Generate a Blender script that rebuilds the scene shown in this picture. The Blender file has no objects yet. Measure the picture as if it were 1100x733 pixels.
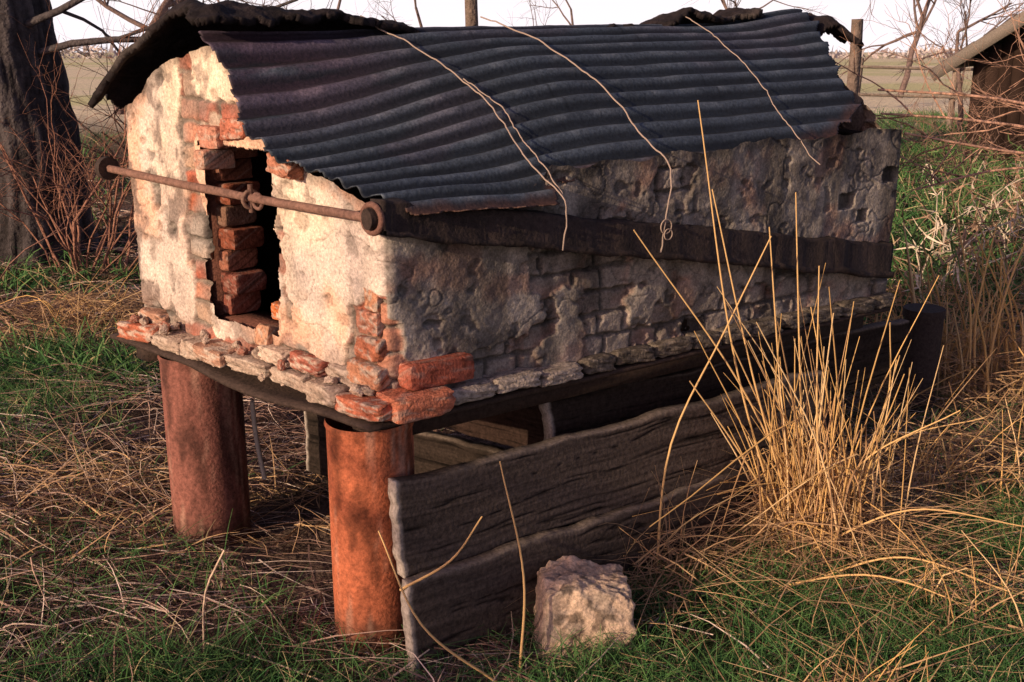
import bpy, math, random
import numpy as np
from mathutils import Vector
random.seed(5); rng=np.random.default_rng(7)
scn=bpy.context.scene
scn.view_settings.view_transform='Standard'; scn.view_settings.look='None'; scn.view_settings.exposure=0

# ---------------------------------------------------------------- noise
def _h(ix,iy,s):
    v=np.sin(ix*127.1+iy*311.7+s*74.7)*43758.5453
    return v-np.floor(v)
def vn(x,y,s=0):
    x=np.asarray(x,float);y=np.asarray(y,float)
    ix=np.floor(x);iy=np.floor(y);fx=x-ix;fy=y-iy
    fx=fx*fx*(3-2*fx);fy=fy*fy*(3-2*fy)
    a=_h(ix,iy,s);b=_h(ix+1,iy,s);c=_h(ix,iy+1,s);d=_h(ix+1,iy+1,s)
    return (a*(1-fx)+b*fx)*(1-fy)+(c*(1-fx)+d*fx)*fy
def fbm(x,y,s=0,o=4):
    t=0;a=.5;n=0
    for k in range(o):
        t=t+a*vn(np.asarray(x)*2**k,np.asarray(y)*2**k,s+k*3.3);n+=a;a*=.5
    return t/n
def ss(a,b,x):
    t=np.clip((x-a)/(b-a),0,1);return t*t*(3-2*t)
def lerp(a,b,t):
    t=np.asarray(t)[...,None];return np.asarray(a)*(1-t)+np.asarray(b)*t

# ---------------------------------------------------------------- materials
def mat(name,rough=.9,nscale=40,namp=.35,bump=.3,bscale=120,metal=0,color=None,spec=.3,bdist=.004):
    m=bpy.data.materials.new(name);m.use_nodes=True
    nt=m.node_tree;N=nt.nodes;L=nt.links
    b=N['Principled BSDF'];b.inputs['Roughness'].default_value=rough;b.inputs['Metallic'].default_value=metal
    b.inputs['Specular IOR Level'].default_value=spec
    if color is None:
        a=N.new('ShaderNodeAttribute');a.attribute_name='Col';src=a.outputs['Color']
    else:
        a=N.new('ShaderNodeRGB');a.outputs[0].default_value=(*color,1);src=a.outputs[0]
    tc=N.new('ShaderNodeTexCoord')
    if namp>0:
        n=N.new('ShaderNodeTexNoise');n.inputs['Scale'].default_value=nscale;n.inputs['Detail'].default_value=5;n.inputs['Roughness'].default_value=.75
        L.new(tc.outputs['Object'],n.inputs['Vector'])
        mr=N.new('ShaderNodeMapRange');mr.inputs[1].default_value=.3;mr.inputs[2].default_value=.7
        mr.inputs[3].default_value=1-namp;mr.inputs[4].default_value=1+namp
        L.new(n.outputs['Fac'],mr.inputs[0])
        mx=N.new('ShaderNodeVectorMath');mx.operation='SCALE'
        L.new(src,mx.inputs[0]);L.new(mr.outputs[0],mx.inputs['Scale'])
        L.new(mx.outputs[0],b.inputs['Base Color'])
    else: L.new(src,b.inputs['Base Color'])
    if bump>0:
        n2=N.new('ShaderNodeTexNoise');n2.inputs['Scale'].default_value=bscale;n2.inputs['Detail'].default_value=4
        L.new(tc.outputs['Object'],n2.inputs['Vector'])
        bp=N.new('ShaderNodeBump');bp.inputs['Strength'].default_value=bump;bp.inputs['Distance'].default_value=bdist
        L.new(n2.outputs['Fac'],bp.inputs['Height']);L.new(bp.outputs[0],b.inputs['Normal'])
    return m
M_wall=mat('masonry',.95,120,.5,.6,140,spec=.1,bdist=.004)
M_brick=mat('brick',.95,100,.5,.9,130,spec=.1,bdist=.005)
M_roof=mat('weathered_corrugated_iron',.65,110,.6,.5,90,metal=.1,spec=.35)
M_tar=mat('tar_sheet',.85,30,.5,1,50,spec=.2,bdist=.008)
M_rust=mat('rusty_steel',.85,70,.5,.7,110,spec=.25,metal=.05)
M_wood=mat('weathered_wood',.95,80,.5,.6,90,spec=.1)
M_plant=mat('dry_plant',.85,60,0,0,60,spec=.15)
M_grass=mat('grass_blades',.75,30,0,0,60,spec=.2)
M_ground=mat('soil_and_litter',1,14,.6,1,50,spec=.03,bdist=.02)
M_bark=mat('bark',.95,18,.45,1,34,spec=.1,bdist=.02)

# ---------------------------------------------------------------- mesh helpers
def mk(name,V,F,C=None,m=None,parent=None,smooth=False):
    V=np.asarray(V,float).reshape(-1,3)
    me=bpy.data.meshes.new(name)
    F=np.asarray(F,int)
    k=F.shape[1]
    me.vertices.add(len(V));me.vertices.foreach_set('co',V.ravel())
    me.loops.add(F.size);me.loops.foreach_set('vertex_index',F.ravel().astype(np.int32))
    me.polygons.add(len(F));me.polygons.foreach_set('loop_start',np.arange(0,F.size,k,dtype=np.int32))
    me.polygons.foreach_set('loop_total',np.full(len(F),k,dtype=np.int32))
    me.update(calc_edges=True)
    if C is not None:
        C=np.asarray(C,float)
        if C.ndim==1: C=np.tile(C,(len(V),1))
        at=me.color_attributes.new('Col','FLOAT_COLOR','POINT')
        at.data.foreach_set('color',np.concatenate([np.clip(C,0,1),np.ones((len(V),1))],1).ravel())
    if smooth: me.polygons.foreach_set('use_smooth',np.ones(len(F),bool))
    me.validate()
    ob=bpy.data.objects.new(name,me);scn.collection.objects.link(ob)
    if m: me.materials.append(m)
    if parent: ob.parent=parent
    return ob
def empty(name):
    e=bpy.data.objects.new(name,None);scn.collection.objects.link(e);return e
class B:
    def __init__(s): s.V=[];s.F=[];s.C=[];s.n=0
    def add(s,V,F,C):
        V=np.asarray(V,float).reshape(-1,3);C=np.asarray(C,float)
        if C.ndim==1:C=np.tile(C,(len(V),1))
        s.V.append(V);s.F.append(np.asarray(F,int)+s.n);s.C.append(C);s.n+=len(V)
    def make(s,name,m,parent=None,smooth=False):
        return mk(name,np.concatenate(s.V),np.concatenate(s.F),np.concatenate(s.C),m,parent,smooth)
def gridF(nu,nv,mask=None,wrap=False):
    i,j=np.meshgrid(np.arange(nu-(0 if wrap else 1)),np.arange(nv-1),indexing='ij')
    i2=(i+1)%nu
    F=np.stack([i*nv+j,i2*nv+j,i2*nv+j+1,i*nv+j+1],-1)
    if mask is not None: F=F[mask]
    return F.reshape(-1,4)
def tube(b,P,R,col,sides=6,jit=0,seed=0):
    P=np.asarray(P,float);n=len(P);R=np.broadcast_to(np.asarray(R,float),(n,))
    T=np.gradient(P,axis=0);T/=np.linalg.norm(T,axis=1)[:,None]+1e-9
    ref=np.array([0,0,1.]) if abs(T[0,2])<.9 else np.array([1.,0,0])
    X=np.cross(T,ref);X/=np.linalg.norm(X,axis=1)[:,None]+1e-9;Y=np.cross(T,X)
    a=np.linspace(0,2*np.pi,sides,endpoint=False)
    rr=R[:,None]*np.ones(sides)
    if jit: rr=rr*(1+jit*(fbm(np.cos(a)[None]*3+np.arange(n)[:,None]*.15+9,np.sin(a)[None]*3+9+seed,seed)-.5)*2)
    V=P[:,None]+rr[...,None]*(np.cos(a)[None,:,None]*X[:,None]+np.sin(a)[None,:,None]*Y[:,None])
    i,j=np.meshgrid(np.arange(n-1),np.arange(sides),indexing='ij');j2=(j+1)%sides
    F=np.stack([i*sides+j,i*sides+j2,(i+1)*sides+j2,(i+1)*sides+j],-1).reshape(-1,4)
    b.add(V,F,col)
    if sides>=8:
        for e in (0,n-1):
            b.add(V[e],[[0,k,k+1,k+2] for k in range(1,sides-2,2)],col)
def smoothpath(pts,n=30):
    pts=np.asarray(pts,float);d=np.r_[0,np.cumsum(np.linalg.norm(np.diff(pts,axis=0),axis=1))]
    t=np.linspace(0,d[-1],n);out=[]
    m=np.gradient(pts,d,axis=0)
    for x in t:
        k=min(np.searchsorted(d,x,side='right')-1,len(pts)-2);h=d[k+1]-d[k];u=(x-d[k])/h
        out.append((2*u**3-3*u*u+1)*pts[k]+(u**3-2*u*u+u)*h*m[k]+(-2*u**3+3*u*u)*pts[k+1]+(u**3-u*u)*h*m[k+1])
    return np.array(out)
def ribbons(b,base,dirv,length,bend,width,col,K=3):
    N=len(base);t=np.linspace(0,1,K+1)[None,:,None]
    P=base[:,None]+dirv[:,None]*length[:,None,None]*t+bend[:,None]*t*t
    r=rng.normal(size=(N,3));s=np.cross(dirv,r);s/=np.linalg.norm(s,axis=1)[:,None]+1e-9
    w=width[:,None,None]*.5*(1-.8*t)
    V=np.stack([P-s[:,None]*w,P+s[:,None]*w],2)
    idx=np.arange(N)[:,None]*(K+1)*2+np.arange(K)[None]*2
    F=np.stack([idx,idx+1,idx+3,idx+2],-1).reshape(-1,4)
    C=np.repeat(col,(K+1)*2,axis=0)
    b.add(V.reshape(-1,3),F,C)
_g=13
def _cube():
    a=np.linspace(-1,1,_g);u,v=np.meshgrid(a,a,indexing='ij');o=np.ones_like(u);Vs=[];Fs=[];n=0
    for ax in range(3):
        for s in (-1,1):
            c=[None]*3;c[ax]=o*s;c[(ax+1)%3]=u;c[(ax+2)%3]=v*s
            Vs.append(np.stack(c,-1).reshape(-1,3));Fs.append(gridF(_g,_g)+n);n+=_g*_g
    return np.concatenate(Vs),np.concatenate(Fs)
CV,CF=_cube()
def brick(b,c,dims,ax=(1,0,0),ay=(0,1,0),col=(.4,.16,.1),seed=None,rough=.05,tilt=0,p=14,pale_amt=.7,palec=(.44,.36,.30),pth=.55,shape=None):
    seed=random.random()*100 if seed is None else seed
    V=CV.copy()
    l=(np.abs(V)**p).sum(1)**(1/p);V=V/l[:,None]
    q=V*2.0+seed
    if shape is not None: V=shape(V)
    nz=(fbm(q[:,0]+q[:,2],q[:,1]-q[:,2]*.7,seed,3)-.5)
    n2=(fbm(q[:,0]*3-q[:,2],q[:,1]*3+q[:,2]*2,seed+5,3)-.5)
    corner=(np.abs(V).sum(1)/3)**6
    V=V*(1+rough*2*nz+rough*n2*1.5)[:,None]
    V=V*(1-corner*ss(.45,.7,fbm(q[:,0]*1.2+5,q[:,1]*1.2+q[:,2],seed+3,2))*rough*3)[:,None]
    ax=np.array(ax,float);ay=np.array(ay,float)
    ax/=np.linalg.norm(ax);az=np.cross(ax,ay);az/=np.linalg.norm(az);ay=np.cross(az,ax)
    if tilt:
        ax=ax+rng.normal(size=3)*tilt;ax/=np.linalg.norm(ax);az=az+rng.normal(size=3)*tilt
        az-=ax*az.dot(ax);az/=np.linalg.norm(az);ay=np.cross(az,ax)
    d=np.array(dims)/2
    W=np.array(c)+V[:,0:1]*d[0]*ax+V[:,1:2]*d[1]*ay+V[:,2:3]*d[2]*az
    C=np.array(col)[None]*(.8+.5*(nz+.5))[:,None]
    pale=ss(pth,pth+.15,fbm(q[:,0]*1.6+3,q[:,1]*1.6+q[:,2]*1.6,seed+9,4))
    C=lerp(C,np.tile(palec,(len(C),1)),pale*pale_amt)
    drk=ss(.58,.75,fbm(q[:,0]*2+8,q[:,1]*2+q[:,2]*2,seed+19,4))
    b.add(W,CF,C*(1-.6*drk)[:,None])
def box(b,c,dims,ax=(1,0,0),ay=(0,1,0),col=(.1,.1,.1)):
    ax=np.array(ax,float);ay=np.array(ay,float);ax/=np.linalg.norm(ax);az=np.cross(ax,ay);az/=np.linalg.norm(az);ay=np.cross(az,ax)
    d=np.array(dims)/2;s=np.array([[x,y,z] for x in(-1,1) for y in(-1,1) for z in(-1,1)],float)
    V=np.array(c)+s[:,0:1]*d[0]*ax+s[:,1:2]*d[1]*ay+s[:,2:3]*d[2]*az
    b.add(V,[[0,1,3,2],[4,6,7,5],[0,4,5,1],[2,3,7,6],[0,2,6,4],[1,5,7,3]],col)

# ---------------------------------------------------------------- oven frame
A=np.array([-.31,2.74]);Bp=np.array([-1.165,3.53]);U=np.array([.81,.585]);U/=np.linalg.norm(U)
Wd=np.linalg.norm(Bp-A);Fv=(Bp-A)/Wd
LS=.48
C_=A+U*2.0;D_=Bp+U*(2.0+LS)
def pt(d,w,z):
    return np.array([A[0]+U[0]*d+(Bp-A)[0]*w,A[1]+U[1]*d+(Bp-A)[1]*w,z])
def arch(w): return np.interp(w,[-.1,0,.2,.4,.58,.7,.85,1,1.12],[1.12,1.205,1.37,1.50,1.572,1.555,1.48,1.37,1.25])
def frontp(w): return np.interp(w,[-.1,0,.2,.34,.42,.5,.58,.7,.85,1,1.12],[1.13,1.165,1.23,1.295,1.36,1.45,1.54,1.53,1.46,1.36,1.25])
def zr(w,d):
    t=ss(-.1,.9,d);t0=ss(-.1,.9,0);t=(t-t0)/(1-t0);return frontp(w)*(1-t)+arch(w)*t
oven=empty('brick_oven')
Z0=.645
corners=[Bp,A,C_,D_];segs=[np.linalg.norm(corners[(i+1)%4]-corners[i]) for i in range(4)]
per=sum(segs);ns=1500;nz=185
s=np.linspace(0,per,ns,endpoint=False);P=np.zeros((ns,2));Nn=np.zeros((ns,2));seg=np.zeros(ns,int);loc=np.zeros(ns)
cum=np.r_[0,np.cumsum(segs)]
for i in range(4):
    a,b_=corners[i],corners[(i+1)%4];k=(s>=cum[i])&(s<cum[i+1]);t=(s[k]-cum[i])/segs[i]
    P[k]=a+(b_-a)*t[:,None];seg[k]=i;loc[k]=s[k]-cum[i]
    dd=(b_-a)/segs[i];Nn[k]=[dd[1],-dd[0]]
def sm(X,k):
    o=np.zeros_like(X)
    for q in range(-k,k+1): o+=np.roll(X,q,0)
    return o/(2*k+1)
P=sm(P,3);Nn=sm(Nn,3);Nn/=np.linalg.norm(Nn,axis=1)[:,None]
top=np.zeros(ns)
f=seg==0;wf=1-loc[f]/segs[0];top[f]=frontp(wf)-.012
f=seg==1;top[f]=np.interp(loc[f],[0,.42,.5,1.9,2],[1.15,1.16,1.225,1.25,1.24])
f=seg==2;top[f]=arch(loc[f]/segs[2])-.03
f=seg==3;top[f]=np.interp(loc[f],[0,2.5],[1.35,1.345])
top+= (fbm(s*9,s*0,3)-.5)*.04
tj=np.linspace(0,1,nz)
S,T=np.meshgrid(s,tj,indexing='ij');Zz=Z0+T*(top[:,None]-Z0)
SEG=seg[:,None]+0*T.astype(int);LOC=loc[:,None]+0*T
def bricks(sx,z,warp=.014,seed=0,bl=.205,bh=.066):
    sx=sx+(fbm(sx*6,z*6,seed,3)-.5)*warp*3;zz=z+(fbm(sx*5+7,z*9,seed+2,3)-.5)*warp*2
    row=np.floor(zz/bh);off=np.where(row%2==0,0,.5)+(_h(row,row*0,seed)-.5)*.25
    cx=sx/bl+off;col=np.floor(cx);fx=cx-col;fz=zz/bh-row
    half=_h(col,row,seed+11)>.5;fx2=np.where(half,(fx*2)%1,fx);scale=np.where(half,bl/2,bl)
    idc=np.where(half,col*2+np.floor(fx*2),col*2+.3)
    e=np.minimum(np.minimum(fx2,1-fx2)*scale,np.minimum(fz,1-fz)*bh)+(fbm(sx*45,z*45,seed+7,3)-.5)*.012
    m=ss(.002,.010,e);return m,_h(idc,row,seed+4),_h(idc,row,seed+8)
m,id1,id2=bricks(S,Zz)
n1=fbm(S*7,Zz*7,21,6);n2=fbm(S*2.6+4,Zz*2.6,31,4);n3=fbm(S*55,Zz*55,41,3);n4=fbm(S*18,Zz*18,51,5)
wF=1-LOC/segs[0]
isF=SEG==0;isS=SEG==1
zf=Zz
plF=.70-.50*np.exp(-((zf-Z0)/.06)**2)-.50*np.exp(-((wF-.03)/.08)**2)*ss(1.05,.85,zf)-.45*np.exp(-((wF-.705)/.035)**2)-.20*np.exp(-((wF-.35)/.03)**2)-.32*np.exp(-((wF-.55)/.16)**2)*ss(1.26,1.31,zf)*ss(1.42,1.36,zf)
zb=1.14-.177*LOC
plS=.63-.19*ss(.34,.5,LOC+(n1-.5)*.25)-.3*np.exp(-((zf-Z0)/.06)**2)*ss(.5,.4,LOC)-.40*np.exp(-(LOC/.05)**2)*ss(.95,.85,zf)+np.where(zf>zb,.12,.03)
pl=np.where(isF,plF,np.where(isS,plS,.5))
mask=ss(-.02,.02,pl-n1*.8-n2*.2+.02)
brickh=m*.011*(.6+.6*id1)+(n4-.5)*.010+(id2-.5)*.008
plh=.015+(n2-.5)*.02+(n4-.5)*.007+(fbm(S*6,Zz*6,95,3)-.5)*.014
crack=1-ss(.0,.006,np.abs(fbm(S*3+9,Zz*3,61,5)-.5))
H=brickh*(1-mask)+plh*mask-crack*.004+(n3-.5)*.003
pit=ss(.66,.74,fbm(S*20,Zz*20,66,3));H=H-pit*.006
missing=((id2>.965)&(m>.5)&isS)
deep=isS&(np.abs(LOC-1.78)<.09+.05*(n1-.5))&(np.abs(Zz-1.03)<.09)&(m>.4)&(id1>.6)
missing=missing|deep
H=np.where(missing,H-.025,H)
cb=np.array([[.40,.13,.075],[.46,.21,.14],[.30,.15,.11],[.36,.11,.07],[.42,.27,.19]])
BC=cb[(id1*4.99).astype(int)]*(.7+.6*n4)[...,None]
mort=np.array([.27,.21,.17])*(.6+.7*n4)[...,None]
BC=lerp(mort,BC,m)
wash=np.where(isS,np.where(LOC>.42,.74,.45),.30);wash=np.clip(wash+(n1-.5)*2.8,0,.97)
washc=np.array([.25,.215,.19])*(.45+1.1*n4)[...,None]*(.45+.55*m)[...,None]
BC=lerp(BC,washc,wash)
PF=lerp(np.tile([.78,.62,.48],S.shape+(1,)),np.tile([.58,.48,.42],S.shape+(1,)),ss(.42,.6,n2))
PF=lerp(PF,np.tile([.68,.36,.23],S.shape+(1,)),ss(.52,.68,fbm(S*5,Zz*5+3,71,5))*.65)
PF=lerp(PF,np.tile([.17,.13,.115],S.shape+(1,)),ss(.53,.65,fbm(S*13,Zz*9,81,5))*ss(.3,.75,wF)*.8)
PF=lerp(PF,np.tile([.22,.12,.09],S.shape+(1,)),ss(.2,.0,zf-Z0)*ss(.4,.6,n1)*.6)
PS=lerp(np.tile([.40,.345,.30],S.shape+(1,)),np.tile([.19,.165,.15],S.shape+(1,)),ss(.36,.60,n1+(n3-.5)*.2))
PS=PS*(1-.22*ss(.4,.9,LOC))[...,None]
PS=lerp(PS,np.tile([.34,.17,.12],S.shape+(1,)),ss(.56,.7,fbm(S*6,Zz*6+3,75,4))*.45)
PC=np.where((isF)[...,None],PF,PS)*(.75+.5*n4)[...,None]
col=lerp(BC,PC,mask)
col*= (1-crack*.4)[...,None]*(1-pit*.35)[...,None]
stain=ss(.46,.66,fbm(S*9,Zz*2.2,99,4));col*=(1-.5*stain*np.where(isS,1,.3))[...,None]
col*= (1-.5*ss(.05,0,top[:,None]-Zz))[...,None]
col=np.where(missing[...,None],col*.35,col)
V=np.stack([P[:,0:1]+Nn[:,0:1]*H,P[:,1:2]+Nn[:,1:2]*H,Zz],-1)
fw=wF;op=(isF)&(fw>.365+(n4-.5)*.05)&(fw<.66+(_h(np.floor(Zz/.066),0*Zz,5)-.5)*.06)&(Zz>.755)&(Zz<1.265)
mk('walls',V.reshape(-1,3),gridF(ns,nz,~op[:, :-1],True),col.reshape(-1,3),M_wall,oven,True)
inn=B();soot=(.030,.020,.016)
def wallbox(d0,d1,w0,w1,z0,z1,col,bb):
    c=[pt(d+(LS*w if d>1.5 else 0),w,z) for d in(d0,d1) for w in(w0,w1) for z in(z0,z1)]
    bb.add(np.array(c),[[0,1,3,2],[4,6,7,5],[0,4,5,1],[2,3,7,6],[0,2,6,4],[1,5,7,3]],col)
rb=(.13,.055,.04)
wallbox(.014,.14,.014,.362,Z0,1.14,rb,inn);wallbox(.014,.14,.672,.986,Z0,1.32,rb,inn)
wallbox(.016,.138,.363,.671,Z0,.752,rb,inn);wallbox(.018,.135,.44,.95,1.28,1.32,rb,inn)
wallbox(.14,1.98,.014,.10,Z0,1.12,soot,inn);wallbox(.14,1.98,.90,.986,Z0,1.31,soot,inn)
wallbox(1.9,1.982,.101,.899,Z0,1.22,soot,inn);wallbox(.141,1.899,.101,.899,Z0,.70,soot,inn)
inn.make('inner_lining',M_brick,oven)
bb=B()
f3=np.array([Fv[0],Fv[1],0]);u3=np.array([U[0],U[1],0]);up=np.array([0,0,1.])
bc=[(.38,.12,.07),(.42,.17,.11),(.30,.10,.07),(.36,.20,.14),(.26,.085,.06)]
z=.785;k=0
while z<1.27:
    L=.065+.03*(k%2)+random.uniform(-.010,.010)
    c=pt(.085,.685,z)-f3*(L/2-.02)
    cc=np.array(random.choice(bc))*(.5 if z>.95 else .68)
    brick(bb,c,(L,.11,.060),f3,u3,cc,tilt=.012,rough=.035,pale_amt=.3);z+=.066;k+=1
z=.785;k=0
while z<1.22:
    L=.04+.02*(k%2);brick(bb,pt(.07,.357,z),(L,.12,.060),f3,u3,np.array(random.choice(bc))*.6,tilt=.01,rough=.035,pale_amt=.3);z+=.066;k+=1
brick(bb,pt(.02,.61,1.285),(.10,.10,.062),f3,u3,(.44,.20,.14),tilt=.06)
brick(bb,pt(.02,.51,1.31),(.11,.10,.06),f3,u3,(.40,.14,.09),tilt=.08)
brick(bb,pt(.0,.62,1.22),(.06,.10,.055),f3,u3,(.45,.24,.17),tilt=.05)
brick(bb,pt(-.04,.28,1.235),(.09,.06,.05),f3,u3,(.40,.17,.11),tilt=.25,rough=.13)
brick(bb,pt(.10,.49,.79),(.08,.06,.05),f3,u3,(.48,.14,.05),tilt=.15)
brick(bb,pt(.0,.43,.745),(.06,.07,.06),f3,u3,(.42,.22,.14),tilt=.1)
for lay,(z_,pr0,hh) in enumerate([(.662,-.022,.050),(.708,.016,.044)]):
    w=1.03 if lay==0 else .99
    while w>.02:
        L=random.choice([.09,.13,.17,.22])*random.uniform(.85,1.1)
        if not(lay==1 and random.random()<.55):
            zc=z_+random.uniform(-.010,.006);pr=pr0+random.uniform(-.022,.02)
            red=random.random()<(.55 if w>.75 else .32)
            cc=random.choice(bc) if red else np.array([.46,.34,.27])*random.uniform(.7,1.1)
            brick(bb,pt(pr,w-L/2/Wd,zc),(L*.99,.13*random.uniform(.8,1.1),hh*random.uniform(.8,1.15)),f3,u3,cc,tilt=.05,rough=.09,p=10,pale_amt=.85,palec=(.50,.40,.33),pth=.5)
        w-=L/Wd
for i in range(36):
    w=random.uniform(.02,1.0);sz=random.uniform(.015,.03)
    brick(bb,pt(random.uniform(-.08,-.015),w,.64+sz*.4+random.choice([0,.045])),(sz*1.4,sz,sz*.8),f3,u3,random.choice([(.44,.32,.26),(.34,.25,.2),(.33,.14,.1)]),tilt=.5,rough=.15,p=5)
for (w,z,L,c,dd) in [(.05,.735,.12,(.44,.2,.12),.0),(.045,.80,.09,(.40,.14,.08),.012),(.05,.865,.08,(.42,.18,.12),.02),(.04,.925,.05,(.42,.2,.12),.025)]:
    brick(bb,pt(dd,w,z),(L,.09,.060),f3,u3,c,tilt=.05,rough=.08,pale_amt=.8,pth=.5)
brick(bb,pt(.12,-.01,.732),(.20,.10,.066),u3,f3,(.34,.095,.06),tilt=.02,rough=.05,pale_amt=.3)
brick(bb,pt(.04,-.035,.668),(.17,.13,.062),u3,f3,(.44,.15,.09),tilt=.02,rough=.06,pale_amt=.5)
for dd,L in [(.20,.16),(.35,.15),(.50,.14)]:
    brick(bb,pt(dd,-.025,.660+random.uniform(-.004,.006)),(L,.10,.04),u3,f3,(.34,.28,.24),tilt=.03,rough=.12,p=8)
d=.6
while d<1.9:
    L=random.uniform(.10,.2);brick(bb,pt(d+L/2,-.005,.655),(L*.97,.10,.045),u3,f3,(.11,.09,.075),tilt=.04,rough=.13,p=8,pale_amt=.3);d+=L
bb.make('loose_bricks',M_brick,oven,True)
pb=B()
n=60;ds=np.linspace(-.10,1.98,n);ws=np.linspace(-.045,1.05,60);Dg,Wg=np.meshgrid(ds,ws,indexing='ij')
zz=.630-.022*np.sin(np.clip((Wg-.1)/.55,0,1)*np.pi)*ss(.15,-.1,Dg)+(fbm(Dg*5,Wg*5,3)-.5)*.01
De=Dg+LS*np.clip(Wg,0,1.05)*np.clip(Dg/2,0,1)
V=np.stack([A[0]+U[0]*De+(Bp-A)[0]*Wg,A[1]+U[1]*De+(Bp-A)[1]*Wg,zz],-1)
bp_=mk('steel_base_plate',V.reshape(-1,3),gridF(n,60),(.05,.032,.026),M_rust,oven)
md=bp_.modifiers.new('t','SOLIDIFY');md.thickness=.012
wallbox(-.06,1.9,.0,.06,.56,.606,(.04,.025,.02),pb);wallbox(-.06,1.9,.92,.98,.56,.606,(.04,.025,.02),pb)
pb.make('steel_bearers',M_rust,oven)
def pillar(x,y,r,ztop,name,c1):
    n=64;zz=np.linspace(-.05,ztop,60);a=np.linspace(0,2*np.pi,n,endpoint=False)
    Am,Zm=np.meshgrid(a,zz,indexing='ij')
    rr=r*(1+.015*np.sin(3*Am+zz*2)+.02*(fbm(np.cos(Am)*2+5,Zm*5+np.sin(Am)*2,3)-.5))
    rr+= .006*np.exp(-((Zm-ztop+.008)/.006)**2)
    V=np.stack([x+rr*np.cos(Am),y+rr*np.sin(Am),Zm],-1)
    na=fbm(np.cos(Am)*3+8,Zm*9+np.sin(Am)*3,13,5);nb=fbm(np.cos(Am)*6+8,Zm*3+np.sin(Am)*6,23,5)
    C=lerp(np.tile(c1,Am.shape+(1,)),np.tile(np.array(c1)*.4,Am.shape+(1,)),ss(.45,.7,na))
    C=lerp(C,np.tile([.44,.27,.2],Am.shape+(1,)),ss(.58,.7,nb)*.5)
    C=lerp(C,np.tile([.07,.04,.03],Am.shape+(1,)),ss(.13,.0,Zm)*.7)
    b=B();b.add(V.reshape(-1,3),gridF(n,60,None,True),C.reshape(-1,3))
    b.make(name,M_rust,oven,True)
pillar(-.372,2.79,.113,.606,'steel_pillar_1',(.40,.115,.055))
pillar(-.975,3.40,.122,.608,'steel_pillar_2',(.22,.085,.065))
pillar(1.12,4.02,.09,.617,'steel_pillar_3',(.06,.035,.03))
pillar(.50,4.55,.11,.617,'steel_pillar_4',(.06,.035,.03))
ib=B()
n3v=np.array([-U[0],-U[1],0])
p0=pt(-.055,1.05,1.155);p1=pt(-.055,-.015,1.142)
tube(ib,[p0+(p1-p0)*t+np.array([0,0,-.006*math.sin(t*3.1)]) for t in np.linspace(0,1,30)],.0115,(.20,.11,.085),12,.2)
def ring(b,c,R,r,ax,ay,col,n=28,sides=8):
    a=np.linspace(0,2*np.pi,n);pts=[np.array(c)+R*math.cos(t)*np.array(ax)+R*math.sin(t)*np.array(ay) for t in a];tube(b,pts,r,col,sides)
tube(ib,[p0-f3*.01,p0+f3*.015],.036,(.05,.035,.03),16)
ring(ib,p1-f3*.012,.034,.008,f3,up,(.18,.09,.07))
tube(ib,[p1-f3*.012-n3v*.02,p1-f3*.012+n3v*.016],.026,(.04,.026,.022),16)
cm=p0+(p1-p0)*.61
ring(ib,cm+up*-.01,.022,.006,u3,up,(.20,.12,.09));ring(ib,cm-f3*.03-up*.012,.020,.005,f3,up,(.18,.1,.08));tube(ib,[cm-up*.045,cm+up*.03],.007,(.16,.09,.07),8)
for ww in(.97,.02):
    q=pt(-.055,ww,1.147);tube(ib,[q,q+u3*.1],.009,(.08,.05,.04),8)
ib.make('iron_bar',M_rust,oven,True)
rl=B();q0=pt(-.045,-.03,1.145);q1=pt(1.94,-.03,.80);ax=(q1-q0)
nrm=np.array([U[1],-U[0],0])
n=200;Vv=[];Cc=[];prof=[(-.03,.042),(.018,.042),(.024,.036),(.024,-.028),(.038,-.031),(.038,-.044),(-.03,-.044)]
for i in range(n):
    t=i/(n-1);c=q0+ax*t;sc=1+.35*t
    wob=(float(fbm(t*14,0,4))-.5)*.022
    for j,(o,h) in enumerate(prof):
        nn=(float(fbm(t*60,j*3.3,6))-.5)*.012
        Vv.append(c+nrm*(o+wob*.5+nn)+up*(h*sc+wob+nn));g=float(fbm(t*30,j*1.7,9));Cc.append(np.array([.032,.022,.020])*(.4+1.4*g))
m_=len(prof);Ff=[[i*m_+j,(i+1)*m_+j,(i+1)*m_+(j+1)%m_,i*m_+(j+1)%m_] for i in range(n-1) for j in range(m_)]
Ff+= [[0,1,2,3],[0,3,4,6]];e=(n-1)*m_;Ff+=[[e,e+3,e+2,e+1],[e,e+6,e+4,e+3]]
rl.add(Vv,Ff,np.array(Cc));rl.make('iron_rail',M_rust,oven)
# corrugated roof
nu,nw=360,400
dg=np.linspace(-.12,2.5,nu);wg=np.linspace(-.09,.62,nw);Dg,Wg=np.meshgrid(dg,wg,indexing='ij')
base=zr(Wg,Dg)
arc=np.cumsum(np.sqrt(np.gradient(arch(wg))**2+(np.gradient(wg)*Wd)**2));arc=np.tile(arc,(nu,1))
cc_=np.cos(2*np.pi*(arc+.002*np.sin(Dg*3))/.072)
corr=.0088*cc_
sag=-.018*np.sin(np.clip(Dg/2.2,0,1)*np.pi)+(fbm(Dg*2.2,Wg*3,5)-.5)*.014+(fbm(Dg*9,Wg*8,15)-.5)*.005
dent=-.010*np.exp(-((Dg-.35)/.14)**2-((Wg-.05)/.12)**2)
curl=.04*ss(1.9,2.4,Dg)*ss(.3,.6,Wg)
slope=.45
z=base+sag+dent+curl+corr*.9+.020
off=corr*slope
V=np.stack([A[0]+U[0]*Dg+(Bp-A)[0]*Wg+nrm[0]*off,A[1]+U[1]*Dg+(Bp-A)[1]*Wg+nrm[1]*off,z],-1)
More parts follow.
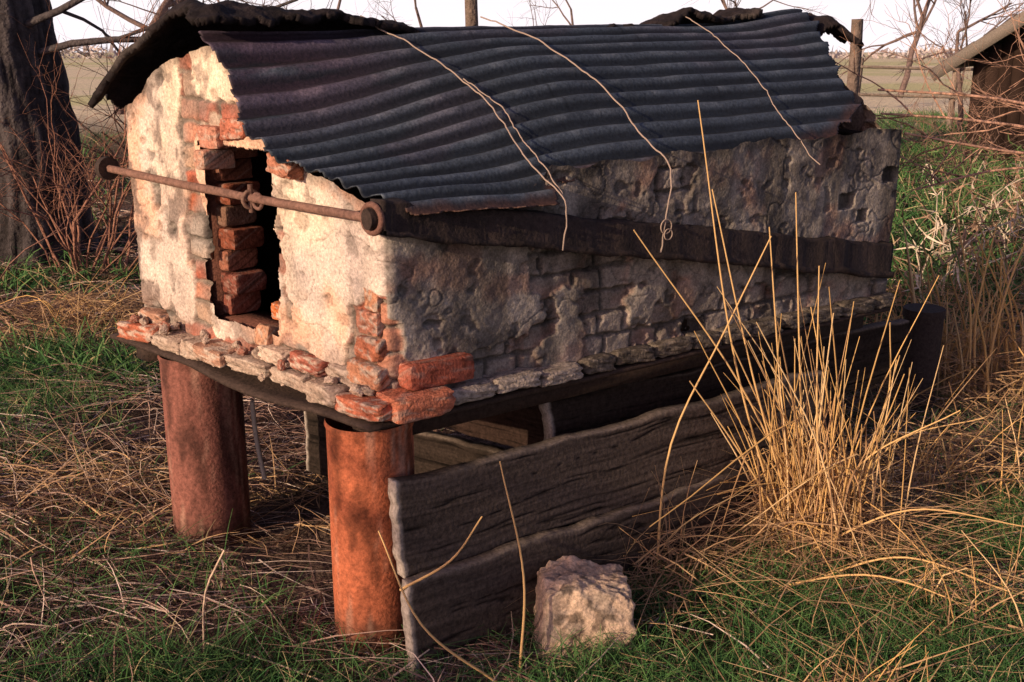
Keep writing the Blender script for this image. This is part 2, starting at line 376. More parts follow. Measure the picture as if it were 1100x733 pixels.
wend=np.interp(dg,[-.06,.02,.40,.46,.5,1.5,1.75,2.02],[-.03,-.07,-.08,-.07,-.012,-.005,.04,.12])+(fbm(dg*18,dg*0,2,4)-.5)*.035
dst=np.interp(wg,[-.09,0,.15,.25,.34,.45,.62],[.0,-.02,-.04,-.09,-.10,-.06,-.02])+(fbm(wg*16,wg*0,8,4)-.5)*.045
den=np.interp(wg,[-.09,.1,.3,.62],[1.90,1.95,2.13,2.40])+(fbm(wg*14,wg*0,18,4)-.5)*.12
ok=(Wg>wend[:,None])&(Dg>dst[None])&(Dg<den[None])
na=fbm(Dg*3,Wg*3,12,4);nb=fbm(Dg*5,Wg*34,22,5);nc=fbm(Dg*2+3,Wg*5,32,3);nd=fbm(Dg*14,Wg*14,37,4)
C=lerp(np.tile([.013,.017,.024],Dg.shape+(1,)),np.tile([.055,.070,.094],Dg.shape+(1,)),ss(-.5,.9,cc_))  # corrugation shading put into the colour: dark valleys, lighter ridges
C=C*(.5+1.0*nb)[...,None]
C=lerp(C,np.tile([.12,.14,.17],Dg.shape+(1,)),ss(.2,.9,cc_)*ss(.48,.75,nd)*.7)  # painted highlights along the ridges, broken up by noise
pur=ss(.7,.1,Dg)*ss(.25,.5,Wg)+ss(.62,.72,nc)*.25
C=lerp(C,C*np.array([1.5,.85,.95])+np.array([.014,.003,.004]),np.clip(pur,0,1)*ss(.3,.55,nb+.15)*.8)
sheet=(1-ss(0,.004,np.abs(Dg-.78-.02*Wg)))+(1-ss(0,.004,np.abs(Dg-1.42+.03*Wg)));C*=(1-.6*np.clip(sheet,0,1))[...,None]
C=lerp(C,np.tile([.10,.045,.03],Dg.shape+(1,)),ss(.04,.0,Wg-wend[:,None])*.7)
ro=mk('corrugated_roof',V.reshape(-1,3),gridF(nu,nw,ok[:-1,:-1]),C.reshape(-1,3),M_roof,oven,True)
sd=ro.modifiers.new('t','SOLIDIFY');sd.thickness=.003;sd.offset=-1
nu,nw=300,170
dg=np.linspace(-.20,2.62,nu);wg=np.linspace(.36,1.12,nw);Dg,Wg=np.meshgrid(dg,wg,indexing='ij')
base=arch(Wg)
lift=np.interp(Dg,[-.2,0,.35,.6,.7,1.65,1.78,1.95,2.1,2.22,2.32,2.42,2.6],[.060,.068,.045,.012,-.025,-.02,.045,.03,.06,.0,.0,.05,.02])
rump=(fbm(Dg*7,Wg*6,5,4)-.5)*.07+(fbm(Dg*22,Wg*18,6,4)-.5)*.028
droop=-.08*ss(-.02,-.16,Dg)-.08*ss(2.35,2.6,Dg)
z=base+lift+rump+droop+.012
edge=.56-.05*ss(.5,-.1,Dg)-.13*ss(2.2,2.45,Dg)+(fbm(dg*12,dg*0,7,4)-.5)[:,None]*.07
ok=(Wg>edge)&(Dg>(-.04-.07*ss(.62,.9,Wg)+(fbm(wg*14,wg*0,9,4)-.5)[None]*.12))&(Wg<1.07+(fbm(dg*12,dg*0,17,4)-.5)[:,None]*.08)&(Dg<(2.50+(fbm(wg*14,wg*0,19,4)-.5)[None]*.2))
V=np.stack([A[0]+U[0]*Dg+(Bp-A)[0]*Wg,A[1]+U[1]*Dg+(Bp-A)[1]*Wg,z],-1)
C=np.array([.018,.013,.014])*(.5+1.1*fbm(Dg*20,Wg*20,44))[...,None]
C=lerp(C,np.tile([.09,.075,.07],Dg.shape+(1,)),ss(.6,.75,fbm(Dg*9,Wg*9,54,4))*.5)
tr=mk('tar_paper_sheet',V.reshape(-1,3),gridF(nu,nw,ok[:-1,:-1]),C.reshape(-1,3),M_tar,oven,True)
sd=tr.modifiers.new('t','SOLIDIFY');sd.thickness=.02;sd.offset=-1
wb=B()
def rz(d,w): return float(zr(np.array(w),np.array(d)))+.034-.018*math.sin(min(max(d/2.2,0),1)*math.pi)
def wire(pts,r=.0022):
    Q=smoothpath(pts,60);Q=Q+np.stack([(fbm(np.arange(60)*.25,np.arange(60)*0+i,3+r*1000)-.5) for i in range(3)],-1)*.018
    tube(wb,Q,r,(.34,.26,.22),6)
def rp(d,w,dz=0): return pt(d,w,rz(d,w)+dz)
wire([rp(.48,.62,.03),rp(.52,.48,.012),rp(.55,.32,.01),rp(.52,.17,.012),rp(.46,.02,.01),pt(.44,-.11,1.13),pt(.44,-.10,1.02)])
wire([rp(.55,.32,.01),rp(.56,.22,.012),rp(.51,.08,.015),pt(.45,-.10,1.15)],.0019)
wire([rp(.92,.62,.03),rp(.93,.47,.01),rp(.95,.27,.01),rp(.90,.05,.02),pt(.82,-.10,1.18),pt(.78,-.12,1.06),pt(.765,-.12,.98)],.0024)
wire([rp(1.76,.6,.03),rp(1.68,.4,.01),rp(1.60,.2,.01),rp(1.50,.03,.02),pt(1.46,-.09,1.17)],.0018)
c=pt(.78,-.12,1.05);ring(wb,c,.020,.002,u3,up,(.36,.27,.22),20,6);ring(wb,c+np.array([.005,-.01,-.02]),.015,.0018,u3,up,(.36,.27,.22),20,6)
wb.make('tie_wires',M_plant,oven,True)

# ---------------------------------------------------------------- boards
def board(name,p0,p1,zlo,zhi,thick,lean0,lean1,seed,colr):
    n=300;m2=60;b=B();p0=np.array(p0);p1=np.array(p1);ax=(p1-p0);L=np.linalg.norm(ax);ax=ax/L;nr=np.array([ax[1],-ax[0]])
    ts=np.linspace(0,1,n)
    per=[(0,t) for t in np.linspace(0,1,m2)]+[(1,t) for t in np.linspace(1,0,m2)]
    o=np.array([q[0] for q in per])*thick;h=np.array([q[1] for q in per])
    Tm,Om=np.meshgrid(ts,o,indexing='ij');_,Hm=np.meshgrid(ts,h,indexing='ij')
    zl=zlo+(fbm(ts*7,ts*0,seed)-.5)[:,None]*.02;zh=zhi+(fbm(ts*9,ts*0,seed+5,4)-.5)[:,None]*.025
    Zm=zl+(zh-zl)*Hm
    lean=(lean0+(lean1-lean0)*Tm)*(1-Hm)
    hw=Hm+(fbm(Tm*L*1.2,Hm*2,seed+30,2)-.5)*.25
    g=fbm(Tm*L*3,hw*55+seed,seed,3);g2=fbm(Tm*L*1.5,hw*12+seed,seed+4,4)
    crk=(1-ss(0,.03,np.abs(fbm(Tm*L*.9+seed,hw*7,seed+9,3)-.5)))*ss(0,.03,Tm*L)
    sg=np.where(Om>0,-1,1)
    out=lean-Om+sg*((g-.5)*.002+(g2-.5)*.004-crk*.004)*ss(-.01,.02,Tm*L)+(vn(Tm*3,0*Tm,seed)-.5)*.02
    end=(fbm(Hm*4,0*Hm,seed+2,3)-.5)*.025*ss(.05,0,Tm)
    X=p0[0]+ax[0]*(Tm*L+end)+nr[0]*out;Y=p0[1]+ax[1]*(Tm*L+end)+nr[1]*out
    C=np.array(colr)*(.25+1.0*g+.6*g2)[...,None]*(1-.75*crk)[...,None]
    C=lerp(C,np.tile([.42,.36,.32],Tm.shape+(1,)),ss(.018,0,Tm*L)*.85)
    C=lerp(C,np.tile([.22,.175,.15],Tm.shape+(1,)),ss(.95,1,Hm)*.6*ss(.35,.6,g2))
    V=np.stack([X,Y,Zm],-1)
    F=gridF(n,2*m2);F2=[[i*2*m2+2*m2-1,(i+1)*2*m2+2*m2-1,(i+1)*2*m2,i*2*m2] for i in range(n-1)]
    E=[[k,k+1,2*m2-2-k,2*m2-1-k] for k in range(m2-1)];E2=[[(n-1)*2*m2+q for q in e][::-1] for e in E]
    b.add(V.reshape(-1,3),np.concatenate([F,F2,E,E2]),C.reshape(-1,3))
    return b.make(name,M_wood)
board('wooden_board',(-.285,2.635),(1.05,3.60),.235,.478,.035,.03,.02,3,(.068,.052,.045))
board('wooden_board.001',(-.262,2.565),(.75,3.33),-.03,.238,.035,.02,.06,8,(.062,.047,.040))
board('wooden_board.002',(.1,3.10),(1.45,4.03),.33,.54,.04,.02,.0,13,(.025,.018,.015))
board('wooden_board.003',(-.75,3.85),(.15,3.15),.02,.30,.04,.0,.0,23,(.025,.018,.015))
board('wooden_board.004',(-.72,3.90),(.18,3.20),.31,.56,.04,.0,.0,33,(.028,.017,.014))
st=B();tube(st,smoothpath([(-.80,3.42,.17),(-.815,3.41,.3),(-.82,3.40,.44)],8),.008,(.42,.38,.34),6);st.make('pale_stick',M_plant)
_g=60;CV,CF=_cube()
def shp(V):
    V=V.copy();t=(V[:,2]+1)/2
    V[:,0]*=1-.10*t
    V[:,2]-=.16*np.clip(V[:,0]+.2,0,1.2)*t+.14*t*np.clip(-V[:,0]-.45,0,1)
    V[:,1]+=.15*t
    V[:,0]+=.10*np.clip(V[:,1],0,1)
    return V
sb=B();brick(sb,(.188,2.72,.068),(.262,.19,.245),(1,.20,0),(-.20,1,0),(.50,.36,.27),seed=3.1,rough=.075,tilt=.04,p=18,pth=.5,palec=(.30,.24,.20),shape=shp);sb.make('stone_block',M_wall,None,True)
_g=9;CV,CF=_cube()
def pipe(name,x,y,r,h,c):
    b=B();tube(b,[(x,y,-.05),(x,y,h*.5),(x+.003,y,h)],r,c,20);tube(b,[(x,y,h-.03),(x,y,h+.004)],r*1.08,c,20);b.make(name,M_rust,None,True)
pipe('rusty_pipe_post',1.70,4.55,.078,.45,(.05,.035,.032))

# ---------------------------------------------------------------- ground
def ax_(a,b,n,k=5.):
    t=np.linspace(-1,1,n);v=np.sinh(t*k)/np.sinh(k);return np.where(v<0,v*abs(a),v*b)
gx=ax_(400,400,520,6.5);gy=ax_(100,900,560,6.9)+3.2
GX,GY=np.meshgrid(gx,gy,indexing='ij')
def gh(x,y):
    near=ss(60,8,np.hypot(x,y-3))
    return ((fbm(x*1.1,y*1.1,3,4)-.5)*.12+(fbm(x*6,y*6,13,3)-.5)*.035)*near*ss(.0,.9,np.hypot(x-.3,(y-3.1))*.45+.25)-.026*np.maximum(y-16,0)
def green(x,y):
    g=ss(.47,.56,fbm(x*.9+2,y*.9,77,4))
    r=ss(-.1,.15,x)*ss(3.1,2.75,y-.45*x)*ss(.2,.42,fbm(x*2+1,y*2,78,3))
    r2=ss(1.3,2.2,x)*ss(5.0,7,y)
    l=.9*np.exp(-((x+2.25)/.55)**2-((y-5.0)/.7)**2)+.9*np.exp(-((x+3.2)/.8)**2-((y-7.0)/.45)**2)
    l2=.9*np.exp(-((x+.75)/.45)**2-((y-2.5)/.12)**2)
    return np.clip(g*.22+r+r2*.9+l+l2,0,1)
GZ=gh(GX,GY)
far=ss(13,24,GY);gr=green(GX,GY)
na=fbm(GX*3,GY*3,33,5);nb=fbm(GX*.15,GY*.15,43,3)
C=lerp(np.tile([.14,.09,.075],GX.shape+(1,)),np.tile([.045,.028,.024],GX.shape+(1,)),ss(.35,.62,na))
C=lerp(C,np.tile([.03,.05,.018],GX.shape+(1,)),gr*.85)
C=lerp(C,lerp(np.tile([.76,.64,.46],GX.shape+(1,)),np.tile([.62,.58,.32],GX.shape+(1,)),ss(.4,.6,nb)),far)
mk('ground',np.stack([GX,GY,GZ],-1).reshape(-1,3),gridF(len(gx),len(gy)),C.reshape(-1,3),M_ground,None,True)
Mi=np.linalg.inv(np.array([[U[0],(Bp-A)[0]],[U[1],(Bp-A)[1]]]))
def under(x,y):
    dx=x-A[0];dy=y-A[1];return Mi[0,0]*dx+Mi[0,1]*dy,Mi[1,0]*dx+Mi[1,1]*dy
def scatter(n,x0,x1,y0,y1):
    y=y0+(y1-y0)*rng.random(n)**1.5;x=rng.uniform(x0,x1,n)
    k=np.abs(x)<.52*y+.5;return x[k],y[k]
sb=B()
for n,(x0,x1,y0,y1),wd,ln,el in [(38000,(-3,3.5,1.9,5.5),.0026,.12,.18),(40000,(-6,7,5,13),.006,.22,.28),(16000,(-3,3,1.9,5.5),.0040,.28,.22)]:
    x,y=scatter(n,x0,x1,y0,y1);d,w=under(x,y)
    g=green(x,y);dens=ss(.32,.60,fbm(x*2.0,y*2.0,91,4))*1.1+.08
    keep=(rng.random(len(x))<dens*(1-.88*g))&~((d>-.02)&(d<2.1)&(w>-.06)&(w<1.05)&(rng.random(len(x))>.12))
    x=x[keep];y=y[keep];N=len(x)
    th=rng.uniform(0,2*np.pi,N)*.6+vn(x*1.5,y*1.5,5)*6;e=np.abs(rng.normal(0,el,N))
    dv=np.stack([np.cos(th)*np.cos(e),np.sin(th)*np.cos(e),np.sin(e)],-1)
    L=ln*rng.uniform(.4,1.6,N);base=np.stack([x,y,gh(x,y)+rng.uniform(0,.035,N)],-1)
    bend=rng.normal(0,.25,(N,3))*L[:,None];bend[:,2]=-np.abs(bend[:,2])*.5-dv[:,2]*L*.5
    t=rng.random(N)[:,None];c=np.array([.48,.31,.25])*(1-t)+np.array([.16,.09,.075])*t
    c=np.where(rng.random(N)[:,None]<.22,[.68,.54,.47],c)*rng.uniform(.6,1.15,(N,1))
    ribbons(sb,base,dv,L,bend,np.full(N,wd)*rng.uniform(.6,1.4,N),c)
sb.make('straw_litter',M_plant)
tw=B()
for i in range(260):
    y=random.uniform(2.2,7);x=random.uniform(-.55*y-.3,.3 if y<2.6 else -1.2);d,w=under(x,y)
    if -.1<d<2.1 and -.1<w<1.1: continue
    L=random.uniform(.15,.6);a=random.uniform(0,6.28);z0=float(gh(np.array(x),np.array(y)))+.01
    P=[(x,y,z0),(x+L*.5*math.cos(a),y+L*.5*math.sin(a),z0+random.uniform(.01,.10)),(x+L*math.cos(a+.3),y+L*math.sin(a+.3),z0+random.uniform(0,.08))]
    tube(tw,smoothpath(P,7),np.linspace(.004,.0015,7)*random.uniform(.5,1.1),random.choice([(.36,.24,.19),(.10,.06,.05),(.50,.38,.31)]),4)
tube(tw,smoothpath([(-.80,2.62,.0),(-.78,2.62,.2),(-.72,2.6,.32)],8),.003,(.5,.37,.28),4)
tube(tw,smoothpath([(-.80,2.62,.05),(-.6,2.55,.03),(-.45,2.5,.0)],8),.003,(.5,.37,.28),4)
tw.make('fallen_twigs',M_bark)
gb=B()
for n,(x0,x1,y0,y1),wd,ln in [(190000,(-2.5,3,1.8,5.5),.0036,.10),(100000,(-6,9,5,22),.011,.15)]:
    x,y=scatter(n,x0,x1,y0,y1);d,w=under(x,y);g=green(x,y)*ss(.26,.46,fbm(x*2.2,y*2.2,17,4))
    keep=(rng.random(len(x))<g)&~((d>-.1)&(d<2.1)&(w>-.07)&(w<1.1));x=x[keep];y=y[keep];N=len(x)
    th=rng.uniform(0,2*np.pi,N);e=rng.uniform(.8,1.5,N)
    dv=np.stack([np.cos(th)*np.cos(e),np.sin(th)*np.cos(e),np.sin(e)],-1)
    L=ln*rng.uniform(.4,1.7,N)*(.5+fbm(x*3,y*3,27,3));base=np.stack([x,y,gh(x,y)-.005],-1)
    bend=dv*[1,1,0]*L[:,None]*rng.uniform(.2,1.5,(N,1));bend[:,2]=-L*.25
    t=rng.random(N)[:,None];c=np.array([.035,.12,.035])*(1-t)+np.array([.10,.19,.06])*t
    c=np.where(rng.random(N)[:,None]<.10,[.40,.32,.18],c)
    ribbons(gb,base,dv,L,bend,np.full(N,wd)*rng.uniform(.6,1.4,N),c)
gb.make('grass',M_grass)

# ---------------------------------------------------------------- reeds
def clump(name,cx,cy,n,sp,hmin,hmax,lean,leansd,tangle,hero=[],thick=.0032,cols=[(.68,.42,.17),(.56,.34,.14),(.72,.50,.27),(.42,.25,.13)],tz=.16,spr=3.2):
    b=B()
    for i in range(n):
        bx=cx+random.gauss(0,sp);by=cy+random.gauss(0,sp*.7);h=hmin+(hmax-hmin)*random.random()**1.4
        lx=lean[0]+random.gauss(0,leansd);ly=lean[1]+random.gauss(0,leansd*.6)
        P=[(bx,by,-.02),(bx+lx*h*.35,by+ly*h*.35,h*.5),(bx+lx*h,by+ly*h,h)]
        if random.random()<.3:
            P=P[:2]+[(P[1][0]+random.gauss(0,.25),P[1][1]+random.gauss(0,.15),P[1][2]*random.uniform(.1,.9))]
        c=np.array(random.choice(cols))*random.uniform(.75,1.1)
        r=random.uniform(.5,1.3)*thick;tube(b,smoothpath(P,9),np.linspace(r,r*.35,9),c,4)
    for P in hero:
        tube(b,smoothpath(P,16),np.linspace(thick*1.1,thick*.5,16),(.66,.42,.19),5)
    N=tangle;x=cx+rng.normal(0,sp*spr,N);y=cy+rng.normal(0,sp*spr*.62,N);d=np.hypot((x-cx)/(sp*3),(y-cy)/(sp*2))
    z=gh(x,y)+rng.random(N)*tz*np.exp(-d)
    th=rng.uniform(0,2*np.pi,N);e=rng.normal(.1,.35,N)
    dv=np.stack([np.cos(th)*np.cos(e),np.sin(th)*np.cos(e),np.sin(e)],-1);L=rng.uniform(.1,.4,N)
    bend=rng.normal(0,.3,(N,3))*L[:,None];bend[:,2]=-np.abs(bend[:,2])
    t=rng.random(N)[:,None];c=np.array([.54,.35,.19])*(1-t)+np.array([.20,.12,.08])*t
    ribbons(b,np.stack([x,y,z],-1),dv,L,bend,rng.uniform(.002,.006,N),c,4)
    return b.make(name,M_plant,None,False)
hero=[[(.86,3.22,0),(.66,3.17,.6),(.50,3.12,1.39)],[(.90,3.2,0),(.70,3.15,.6),(.55,3.12,1.15)],[(.88,3.25,0),(.80,3.2,.5),(.72,3.15,1.04)],
 [(.92,3.25,0),(.86,3.25,.6),(.80,3.2,1.13)],[(.95,3.2,0),(.68,3.15,.55),(.33,3.05,1.05)],[(.42,3.02,0),(.46,3.05,.45),(.60,3.1,.75),(.72,3.12,1.02)],
 [(.93,3.2,0),(.78,3.2,.4),(.62,3.1,.72)],[(.90,3.15,0),(.62,3.1,.45),(.50,3.05,.62)],[(.95,3.15,0),(.88,3.1,.5),(.84,3.05,.95)],[(.97,3.2,0),(1.02,3.1,.35),(1.25,3.0,.55)],
 [(.85,3.1,.05),(1.15,3.0,.25),(1.45,2.95,.22)],[(.85,3.0,.02),(1.1,2.9,.15),(1.35,2.8,.1)],[(.7,2.95,.02),(1.0,2.85,.12),(1.3,2.75,.05)],
 [(1.0,3.3,0),(1.2,3.3,.35),(1.45,3.3,.42)],[(1.0,3.3,0),(1.15,3.3,.5),(1.1,3.2,.75)],
 [(.02,2.56,0),(.03,2.57,.25),(-.03,2.62,.55)],[(-.03,2.5,0),(-.22,2.45,.2),(-.32,2.5,.42)],[(-.28,2.58,.22),(-.14,2.5,.35),(-.07,2.45,.48)]]
clump('dry_reed_clump',.92,3.20,200,.085,.3,.88,(-.12,-.05),.20,1700,hero,tz=.30,thick=.0038,spr=2.4)
clump('dry_reed_clump.001',2.0,4.75,90,.16,.3,.8,(-.05,-.05),.25,2200,[[(1.95,4.6,0),(1.9,4.6,.5),(1.78,4.6,.93)],[(2.0,4.6,0),(2.05,4.6,.5),(2.15,4.6,.88)],[(1.98,4.6,0),(1.94,4.6,.4),(1.98,4.6,.8)]],.0058,tz=.40)
clump('dry_reed_clump.002',1.25,2.85,26,.12,.1,.35,(-.3,.1),.5,350,[],.0025,spr=2.2)
clump('dry_reed_clump.003',-1.35,3.6,35,.14,.1,.38,(-.3,-.1),.7,1200,[],.0022,[(.5,.35,.25),(.55,.42,.33)])
clump('dry_reed_clump.004',-2.25,5.9,60,.13,.1,.35,(0,0),.8,1400,[],.003,tz=.3)
clump('dry_reed_clump.005',2.1,5.6,50,.3,.2,.5,(0,0),.5,2400,[],.004,tz=.40)
clump('dry_reed_clump.006',1.55,3.7,70,.2,.15,.45,(.2,-.1),.6,1200,[],.003,tz=.25,spr=2.2)
clump('dry_reed_clump.007',.45,3.0,35,.10,.1,.42,(0,-.15),.5,500,[],.0022,[(.34,.24,.14),(.22,.15,.1)],tz=.2,spr=2)
clump('dry_reed_clump.008',.80,2.35,26,.08,.08,.24,(0,0),.6,420,[],.0022,tz=.12,spr=2)
wd_=B()
for i in range(260):
    y=random.uniform(5.5,11);x=random.uniform(.42*y-.4,.62*y);h=random.uniform(.2,.55)
    if x<.30*y+.3: continue
    c=random.choice([(.40,.28,.19),(.30,.19,.13),(.6,.50,.40),(.10,.17,.06),(.10,.17,.06)])
    P=[(x,y,0),(x+random.gauss(0,.06),y,h*.5),(x+random.gauss(0,.18),y+random.gauss(0,.1),h)]
    Q=smoothpath(P,6);tube(wd_,Q,np.linspace(.006,.003,6),c,4)
    N=14;tt=rng.integers(2,6,N);dv=rng.normal(0,1,(N,3));dv/=np.linalg.norm(dv,axis=1)[:,None]
    ribbons(wd_,Q[tt],dv,rng.uniform(.05,.16,N),rng.normal(0,.02,(N,3)),rng.uniform(.006,.018,N),np.tile(c,(N,1))*rng.uniform(.7,1.3,(N,1)),2)
wd_.make('dead_weeds',M_plant)

# ---------------------------------------------------------------- trees / shrubs
def grow(b,p,d,L,r,depth,col,spread=.6,droop=0,kids=(2,4),sides=5,wig=.15):
    n=6;P=[np.array(p,float)];dd=np.array(d,float);dd/=np.linalg.norm(dd)
    for i in range(n-1):
        dd=dd+rng.normal(0,wig,3)+np.array([0,0,-droop]);dd/=np.linalg.norm(dd);P.append(P[-1]+dd*L/(n-1))
    tube(b,P,np.linspace(r,r*.55,n),col,sides if r>.01 else 3)
    if depth<=0:return
    for k in range(random.randint(*kids)):
        t=random.randint(2,n-1);nd=dd+rng.normal(0,spread,3);nd/=np.linalg.norm(nd)
        grow(b,P[t],nd,L*random.uniform(.5,.8),r*.55*random.uniform(.7,1),depth-1,col,spread,droop,kids,sides,wig)
def trunk(b,P,R,col,seed):
    P=smoothpath(P,120);R=np.interp(np.linspace(0,1,120),np.linspace(0,1,len(R)),R);sides=128
    a=np.linspace(0,2*np.pi,sides,endpoint=False);z=P[:,2]
    rid=np.abs(fbm((a*7)[None]+z[:,None]*.5,z[:,None]*2.4+0*a[None],seed,5)-.5)*2
    rid=np.where(a[None]>5.9,rid*(2*np.pi-a[None])/.38,rid)
    rr=R[:,None]*(1+.18*rid+.05*np.sin(a*3+seed)[None]+.05*np.sin(a*5)[None])
    V=np.stack([P[:,0:1]+rr*np.cos(a),P[:,1:2]+rr*np.sin(a),z[:,None]+0*rr],-1)
    C=np.array(col)*(.35+1.7*rid)[...,None]
    i,j=np.meshgrid(np.arange(119),np.arange(sides),indexing='ij');j2=(j+1)%sides
    b.add(V.reshape(-1,3),np.stack([i*sides+j,i*sides+j2,(i+1)*sides+j2,(i+1)*sides+j],-1).reshape(-1,4),C.reshape(-1,3))
tb=B();bk=(.08,.068,.07)
trunk(tb,[(-3.55,8.0,-.1),(-3.50,8.0,.7),(-3.58,8.0,2.2),(-3.65,8,4.5)],[.52,.38,.34,.26],bk,3)
for dx,z in ((.5,1.9),(-.4,2.2),(.3,2.8),(.6,2.3),(.2,3.2),(.7,1.5),(.9,1.3)):
    grow(tb,(-3.5,7.9,z),(dx*2,-.4,.7),1.5,.03,3,bk,.6)
tb.make('large_tree',M_bark,None,True)
t2=B();trunk(t2,[(-5.2,10,-.1),(-5.1,10,1.5),(-4.9,10,4)],[.3,.24,.2],bk,6)
for z in (1.5,2.,2.6,3.2): grow(t2,(-5.1,10,z),(.8,-.2,.6),2,.05,3,bk,.6)
t2.make('large_tree.001',M_bark,None,True)
def shrub(name,x,y,n,h,col,r=.012,depth=3,spr=.45,rad=.25,lean=(0,0)):
    b=B()
    for i in range(n):
        a=random.uniform(0,6.28);grow(b,(x+rad*math.cos(a)*random.random(),y+rad*math.sin(a)*random.random(),0),(.45*math.cos(a)+lean[0],.45*math.sin(a)+lean[1],1),h*random.uniform(.5,.8),r*random.uniform(.6,1.1),depth,col,spr,.0,(2,4),4,.18)
    return b.make(name,M_bark)
shrub('bare_shrub',-2.75,7.2,22,1.3,(.28,.14,.10),.011)
shrub('bare_shrub.001',-2.2,8.6,18,1.4,(.22,.12,.09),.012)
shrub('bare_shrub.002',-3.3,6.6,10,1.2,(.28,.15,.12),.009)
shrub('bare_shrub.003',3.75,7.2,9,.8,(.26,.14,.09),.009,lean=(-.7,-.2))
shrub('bare_shrub.004',4.4,11.,10,.9,(.20,.13,.10),.014)
ab=B()
for P,r in ([[(2.9,4.7,.6),(2.3,4.6,1.12),(1.8,4.5,1.22),(1.42,4.45,1.25)],.010],[[(2.9,4.7,1.0),(2.4,4.6,1.18),(1.9,4.5,1.30),(1.40,4.45,1.34)],.010],[[(2.9,4.8,.7),(2.4,4.7,.98),(2.0,4.6,1.02),(1.6,4.5,.95)],.007],[[(2.9,4.8,1.5),(2.5,4.7,1.55),(2.1,4.6,1.48)],.006],[[(2.9,4.8,.9),(2.4,4.6,1.05),(1.95,4.5,1.10),(1.5,4.4,1.18)],.008]):
    Q=smoothpath(P,14);tube(ab,Q,np.linspace(r,.0045,14),(.50,.29,.21),5)
    for k in range(8):
        q=Q[random.randint(3,12)];grow(ab,q,(-.6+random.gauss(0,.4),random.gauss(0,.4),.2+random.gauss(0,.4)),.35,.004,2,(.44,.26,.19),.5)
ab.make('arching_branches',M_bark)
for i,(x,y,h,r,dp) in enumerate([(6.6,17,1.5,.045,4),(4.6,22,1.8,.045,4),(-1.5,24,2.2,.05,4),(10,30,3.2,.09,4),(-7.5,22,3,.12,4),(1.3,26,2.2,.045,4),(-4.5,17,1.8,.05,4),(-3.0,20,1.9,.05,4)]):
    b=B()
    grow(b,(x,y,float(gh(np.array(x*1.),np.array(y*1.)))-.05),(random.gauss(0,.1),0,1),h,r,dp,(.17,.12,.11),.6,0,(3,5),5,.12);b.make('bare_tree' if i==0 else 'bare_tree.%03d'%i,M_bark)
ot=B();trunk(ot,[(-6.2,-2.6,-.1),(-6.2,-2.6,1.2),(-6.1,-2.6,3)],[.12,.09,.06],bk,9)
for i in range(6):
    grow(ot,(-6.15,-2.6,1.6+i*.25),(random.gauss(0,.8),random.gauss(0,.8),.5),1.1,.022,4,bk,.7,0,(2,4),5,.2)
ot.make('bare_tree.008',M_bark)
hb=B()
N=4000;x=rng.uniform(-160,160,N);y=190+rng.normal(0,3,N);h=(.4+1.6*fbm(x*.06,x*0,3,4))*rng.random(N)+gh(x,y)
dv=rng.normal(0,1,(N,3));dv/=np.linalg.norm(dv,axis=1)[:,None]
ribbons(hb,np.stack([x,y,h],-1),dv,rng.uniform(.6,1.6,N),rng.normal(0,.4,(N,3)),rng.uniform(.3,.8,N),np.tile([.50,.44,.44],(N,1))*rng.uniform(.8,1.2,(N,1)),2)
hb.make('distant_hedgerow',M_plant)
def post(name,x,y,h,r,c=(.16,.12,.10)):
    b=B();n=10;tube(b,[(x+.01*math.sin(i),y,-.1+(h+.1)*i/(n-1)) for i in range(n)],r,c,10,.25,3);return b.make(name,M_bark)
post('fence_post',1.98,6.8,1.6,.036);post('fence_post.001',-.24,6.8,1.78,.038)
fn=B()
for i in range(9):
    x=3.6+i*1.5;y=17+.2*i;tube(fn,[(x,y,-.1),(x,y,.5),(x+.02,y,1.05)],.05,(.26,.2,.17),8)
for z in (.5,.9): tube(fn,[(3.6+i*1.5,16.95+.2*i,z+.03*math.sin(i*2)) for i in range(9)],.025,(.34,.27,.22),6)
fn.make('rail_fence',M_bark)
shed=empty('wooden_shed')
ex,ez,axx,az,y0,y1=0,1.02,2.5,2.75,0,4.5
wbm=B();sl=(az-ez)/(axx-ex)
x=.35
while x<2*axx-.4:
    zt=min(ez+(x-ex)*sl,ez+(2*axx-ex-x)*sl)-.03
    box(wbm,(x+.07,y0+.35+random.uniform(0,.01),zt/2),(.135,.03,zt),col=np.array([.05,.03,.024])*random.uniform(.5,1.3));x+=.14
yy=y0+.45
while yy<y1-.2:
    box(wbm,(.37+random.uniform(0,.01),yy,.56),(.03,.135,1.16),col=np.array([.05,.032,.025])*random.uniform(.6,1.3));yy+=.14
box(wbm,(axx,y1-.25,.6),(4.2,.03,1.3),col=(.1,.06,.04))
wbm.make('plank_walls',M_wood,shed)
rbm=B();Ls=math.hypot(axx-ex,az-ez)
for sx_ in (1,-1):
    a=np.array([sx_*(axx-ex),0,az-ez]);a/=np.linalg.norm(a);c0=np.array([ex if sx_>0 else 2*axx-ex,0,ez])
    mid=c0+a*Ls/2;nn=24
    for k in range(nn):
        c=c0+a*(Ls*(k+.5)/nn);box(rbm,(c[0],(y0+y1)/2,c[2]+.03+.01*(k%2)),(Ls/nn*1.1,y1-y0,.03),a,(0,1,0),np.array([.10,.085,.08])*random.uniform(.7,1.2))
    box(rbm,(mid[0],y0-.02,mid[2]-.04),(Ls,.035,.13),a,(0,1,0),(.20,.17,.15))
rbm.make('shingle_roof',M_wood,shed)
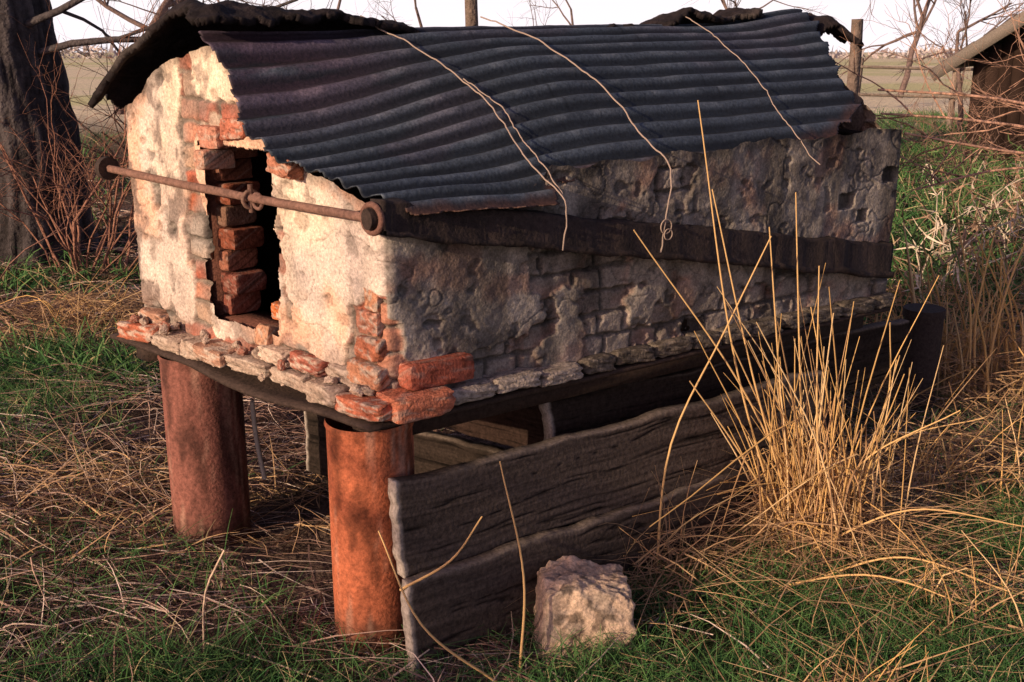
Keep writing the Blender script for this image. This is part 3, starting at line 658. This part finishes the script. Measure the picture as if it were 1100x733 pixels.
shed.location=(4.75,13.2,0);shed.rotation_euler=(0,0,math.radians(-36))

# ---------------------------------------------------------------- light
el=math.radians(17);az_=(-.76,-.65);nn_=math.hypot(*az_);sx,sy=az_[0]/nn_,az_[1]/nn_
w=bpy.data.worlds.new('World');scn.world=w;w.use_nodes=True;nt=w.node_tree;N=nt.nodes;L=nt.links
sky=N.new('ShaderNodeTexSky');sky.sky_type='NISHITA';sky.sun_disc=False;sky.sun_elevation=el;sky.sun_rotation=math.atan2(sx,sy)
sky.dust_density=2.5;sky.air_density=1.0
tc=N.new('ShaderNodeTexCoord');sp=N.new('ShaderNodeSeparateXYZ');L.new(tc.outputs['Generated'],sp.inputs[0])
mr=N.new('ShaderNodeMapRange');mr.interpolation_type='SMOOTHSTEP';mr.inputs[1].default_value=.0;mr.inputs[2].default_value=.20;mr.inputs[3].default_value=1;mr.inputs[4].default_value=0
L.new(sp.outputs['Z'],mr.inputs[0])
mx=N.new('ShaderNodeMix');mx.data_type='RGBA';L.new(mr.outputs[0],mx.inputs['Factor'])
tn=N.new('ShaderNodeMix');tn.data_type='RGBA';tn.blend_type='MULTIPLY';tn.inputs['Factor'].default_value=1;tn.inputs['B'].default_value=(1.12,.86,1.02,1)
L.new(sky.outputs[0],tn.inputs['A']);L.new(tn.outputs['Result'],mx.inputs['A']);mx.inputs['B'].default_value=(10.4,9.5,9.9,1)
L.new(mx.outputs['Result'],N['Background'].inputs[0]);N['Background'].inputs[1].default_value=.105
ld=bpy.data.lights.new('sun','SUN');ld.energy=5;ld.angle=math.radians(.5);ld.color=(1,.76,.50)
lo=bpy.data.objects.new('sun',ld);scn.collection.objects.link(lo)
lo.rotation_euler=Vector((sx*math.cos(el),sy*math.cos(el),math.sin(el))).to_track_quat('Z','Y').to_euler()
cd=bpy.data.cameras.new('camera');cd.lens=40;cd.sensor_width=36;cd.clip_end=3000;cd.clip_start=.05
co=bpy.data.objects.new('camera',cd);scn.collection.objects.link(co);co.location=(0,0,1.6);co.rotation_euler=(math.radians(90-15.8),0,0)
scn.camera=co
